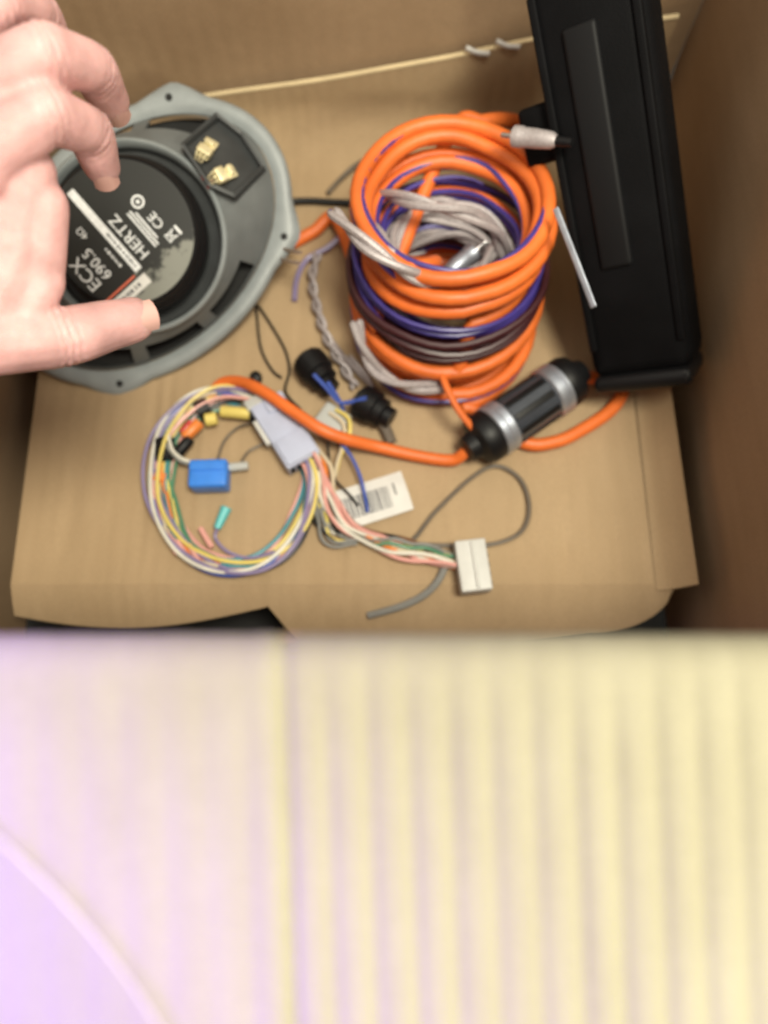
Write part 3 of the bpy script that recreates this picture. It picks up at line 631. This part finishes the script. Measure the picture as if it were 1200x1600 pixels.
# ------------------------------------------------------------------ loose thin wires
def loose(name, pts, r, m, label, n=10):
    bm = B(); tube(bm, crom([at(*p) for p in pts], n), r, 8); return tag(obj(name, bm, M[m]), label, 'wire')
loose('thin_wire', [(398, 440, .002), (402, 500, .0015), (408, 545, .0015), (425, 578, .0015), (440, 590, .002)], .0010, 'w_black', 'thin black wire coming from under the speaker edge, left of two')
loose('thin_wire', [(404, 478, .002), (425, 510, .0015), (446, 548, .0015), (452, 580, .0015), (446, 612, .003), (470, 640, .003)], .0010, 'w_black', 'thin black wire running from the speaker to the grey plug, right of two')
loose('black_cord', [(440, 316, .004), (480, 314, .003), (520, 316, .003), (560, 318, .004)], .0026, 'black', 'short black cord bridging the gap between speaker and coil')
loose('grey_cord', [(548, 352, .012), (515, 385, .006), (480, 405, .003), (464, 435, .002), (460, 470, .002)], .0022, 'w_violet', 'grey violet cord curving down from the coil beside the speaker')
loose('grey_cord', [(600, 262, .03), (582, 250, .016), (560, 256, .008), (536, 276, .003), (512, 302, .003)], .0020, 'w_taupe', 'dark grey cord end behind the upper left of the coil')
loose('thin_wire', [(598, 836, .003), (640, 846, .002), (680, 800, .002), (735, 748, .002), (775, 728, .002), (812, 748, .002), (827, 790, .002), (815, 830, .002), (770, 850, .002), (700, 852, .002), (650, 850, .002)], .0016, 'w_taupe', 'dark thin wire making an open loop between fuse holder and white plug')
loose('dark_cord', [(700, 872, .003), (686, 905, .0022), (662, 930, -.001), (625, 948, -.005), (575, 962, -.010)], .0026, 'w_grey', 'dark grey cord running under the white plug to the front lip')
bm = B(); c = at(400, 590, .0045); lathe(bm, [(.0025, -.0045), (.0042, -.003), (.0046, 0), (.0040, .003), (.002, .0042)], 20)
for v in bm.verts: v.co += c
tag(obj('rubber_grommet', bm, M['black']), 'small black rubber grommet above the orange cable end', 'grommet')

# ------------------------------------------------------------------ added film standing in for an arc of light on the flap's lower left
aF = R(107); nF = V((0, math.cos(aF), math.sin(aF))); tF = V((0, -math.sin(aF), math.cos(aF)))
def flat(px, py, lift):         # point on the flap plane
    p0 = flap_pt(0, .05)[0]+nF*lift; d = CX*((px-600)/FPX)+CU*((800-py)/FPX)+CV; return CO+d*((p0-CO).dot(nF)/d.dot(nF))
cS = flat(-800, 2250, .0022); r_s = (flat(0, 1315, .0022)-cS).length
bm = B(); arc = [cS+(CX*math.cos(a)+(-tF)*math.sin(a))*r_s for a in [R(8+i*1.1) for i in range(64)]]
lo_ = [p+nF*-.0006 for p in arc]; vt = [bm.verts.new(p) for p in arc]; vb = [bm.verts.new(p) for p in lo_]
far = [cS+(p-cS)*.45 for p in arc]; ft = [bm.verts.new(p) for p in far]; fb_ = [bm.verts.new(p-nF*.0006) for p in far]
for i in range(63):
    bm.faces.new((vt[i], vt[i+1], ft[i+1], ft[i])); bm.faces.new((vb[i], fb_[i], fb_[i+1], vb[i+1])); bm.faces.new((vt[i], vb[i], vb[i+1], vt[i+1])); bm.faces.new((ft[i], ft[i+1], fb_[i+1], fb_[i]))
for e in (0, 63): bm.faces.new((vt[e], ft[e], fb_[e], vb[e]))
ps = obj('light_arc', bm, M['sheet']); tag(ps, 'thin curved film standing in for an arc of light on the lower left of the flap', 'sheet')
bm = B(); tube(bm, [p-nF*.0003 for p in arc], .00035, 6); obj('light_arc_edge', bm, M['arcrim'], ps)

# ------------------------------------------------------------------ hand reaching in from the left
hand = thing('hand', 'bare pinkish hand reaching in from the left over the speaker', 'hand', deep(-150, 350, .27)); hv = Matrix.Translation(-hand.location)
def cap(bm, p, q, r0, r1, n=14):
    d = (q-p); L = d.length; k = max(3, int(L/.004)); pts = []; rad = []
    T = d/L
    for i in range(5): a = math.pi/2*(1-i/5); pts.append(p-T*r0*math.sin(a)); rad.append(max(.0004, r0*math.cos(a)))
    for i in range(k+1): pts.append(p.lerp(q, i/k)); rad.append(r0+(r1-r0)*i/k)
    for i in range(1, 6): a = math.pi/2*i/5; pts.append(q+T*r1*math.sin(a)); rad.append(max(.0004, r1*math.cos(a)))
    up = V((0,0,1)) if abs(T.z) < .9 else V((1,0,0)); u = (up-T*up.dot(T)).normalized(); v = T.cross(u)
    rs = [[bm.verts.new(c+(u*math.cos(2*math.pi*j/n)+v*math.sin(2*math.pi*j/n))*r) for j in range(n)] for c, r in zip(pts, rad)]
    for a, b in zip(rs, rs[1:]):
        for j in range(n): bm.faces.new((a[j], a[(j+1)%n], b[(j+1)%n], b[j]))
    bm.faces.new(rs[0][::-1]); bm.faces.new(rs[-1])
Dp = lambda x, y, d: hv @ deep(x, y, d)
fingers = {
 'index': [(-55, 255, .262), (75, 178, .262), (140, 205, .283), (158, 258, .300)],
 'middle': [(-75, 165, .262), (70, 82, .258), (145, 108, .280), (172, 158, .302)],
 'ring': [(-125, 95, .264), (-5, 5, .262), (60, 20, .285), (85, 70, .305)],
 'little': [(-190, 45, .268), (-95, -45, .268), (-45, -40, .284), (-20, -5, .300)],
 'thumb': [(-170, 500, .275), (-30, 535, .285), (95, 528, .300), (205, 500, .318)]}
rads = {'index': (.0125, .0100, .0092, .0078), 'middle': (.0125, .0102, .0094, .0080), 'ring': (.012, .0095, .0088, .0075), 'little': (.0105, .0082, .0076, .0066), 'thumb': (.018, .0135, .0122, .0098)}
bm = B(); wr = Dp(-520, 420, .285)
for f, pts in fingers.items():
    P_ = [Dp(*p) for p in pts]; r_ = rads[f]
    for i in range(3): cap(bm, P_[i], P_[i+1], r_[i], r_[i+1])
    cap(bm, wr, P_[0], .021, r_[0]*1.25)
cap(bm, wr, Dp(-1100, 480, .30), .026, .036)
cap(bm, Dp(-170, 480, .280), Dp(-60, 300, .275), .020, .0155); cap(bm, Dp(-250, 420, .28), Dp(-90, 220, .27), .022, .015); cap(bm, Dp(-250, 300, .275), Dp(-110, 150, .268), .020, .014)
cap(bm, Dp(-60, 470, .285), Dp(-5, 330, .276), .013, .011); cap(bm, Dp(-20, 500, .286), Dp(30, 400, .282), .0105, .0075); cap(bm, Dp(-40, 520, .288), Dp(20, 380, .284), .016, .015); cap(bm, Dp(20, 380, .284), Dp(40, 270, .274), .014, .011); cap(bm, Dp(20, 515, .292), Dp(70, 440, .289), .011, .008); cap(bm, Dp(60, 430, .289), Dp(70, 320, .280), .010, .009)
cap(bm, Dp(-30, 340, .276), Dp(20, 240, .270), .011, .0095)
body = obj('skin', bm, M['skin'], hand)
md = body.modifiers.new('weld', 'REMESH'); md.mode = 'VOXEL'; md.voxel_size = .0010
ms = body.modifiers.new('soft', 'SMOOTH'); ms.factor = .6; ms.iterations = 12
dg = bpy.context.evaluated_depsgraph_get(); me = bpy.data.meshes.new_from_object(body.evaluated_get(dg)); body.modifiers.clear(); body.data = me; me.name = 'skin'
me.polygons.foreach_set('use_smooth', [True]*len(me.polygons))
J = []                                                     # skin folds over the finger joints
for f, pts in fingers.items():
    P_ = [Dp(*p) for p in pts]
    for i in (1, 2): J.append((P_[i], (P_[i+1]-P_[i-1]).normalized(), rads[f][i], f == 'thumb'))
nv = len(me.vertices); co = [0.0]*(3*nv); no = [0.0]*(3*nv); me.vertices.foreach_get('co', co); me.vertices.foreach_get('normal', no)
for q_ in range(nv):
    p = V(co[3*q_:3*q_+3]); nn = V(no[3*q_:3*q_+3]); dsp = .0005*noise.noise(p*90)
    for c, d, rj, th in J:
        q = p-c
        if q.length < rj*1.45:
            a = q.dot(d)+.0012*noise.noise(p*260); k = 1-q.length/(rj*1.45)
            dsp -= (.0011*min(1, 2.2*k))*sum(math.exp(-((a-o_)/.0008)**2)*w_ for o_, w_ in ((-.0042, .5), (-.0015, 1), (.0017, .9), (.0045, .5)))
    p += nn*dsp; co[3*q_:3*q_+3] = p
me.vertices.foreach_set('co', co); me.update()
for f, pts in fingers.items():
    P_ = [Dp(*p) for p in pts]; d = (P_[3]-P_[2]).normalized(); toC = (hv @ CO-P_[3]).normalized(); u = (toC-d*toC.dot(d)).normalized(); r = rads[f][3]
    rt = frame(d, u); bm = B()
    for i in range(9):
        for j in range(7):
            x = (i/8-.45)*r*1.5; a = (j/6-.5)*1.9; bm.verts.new(P_[3]+rt @ V((x+r*.05, math.sin(a)*r*.80, math.cos(a)*r*.95+.0004-.10*max(0, x)**1.0*.6)))
    bm.verts.ensure_lookup_table()
    for i in range(8):
        for j in range(6): bm.faces.new([bm.verts[q] for q in (i*7+j, i*7+j+1, (i+1)*7+j+1, (i+1)*7+j)])
    obj('fingernail', bm, M['nail'], hand)
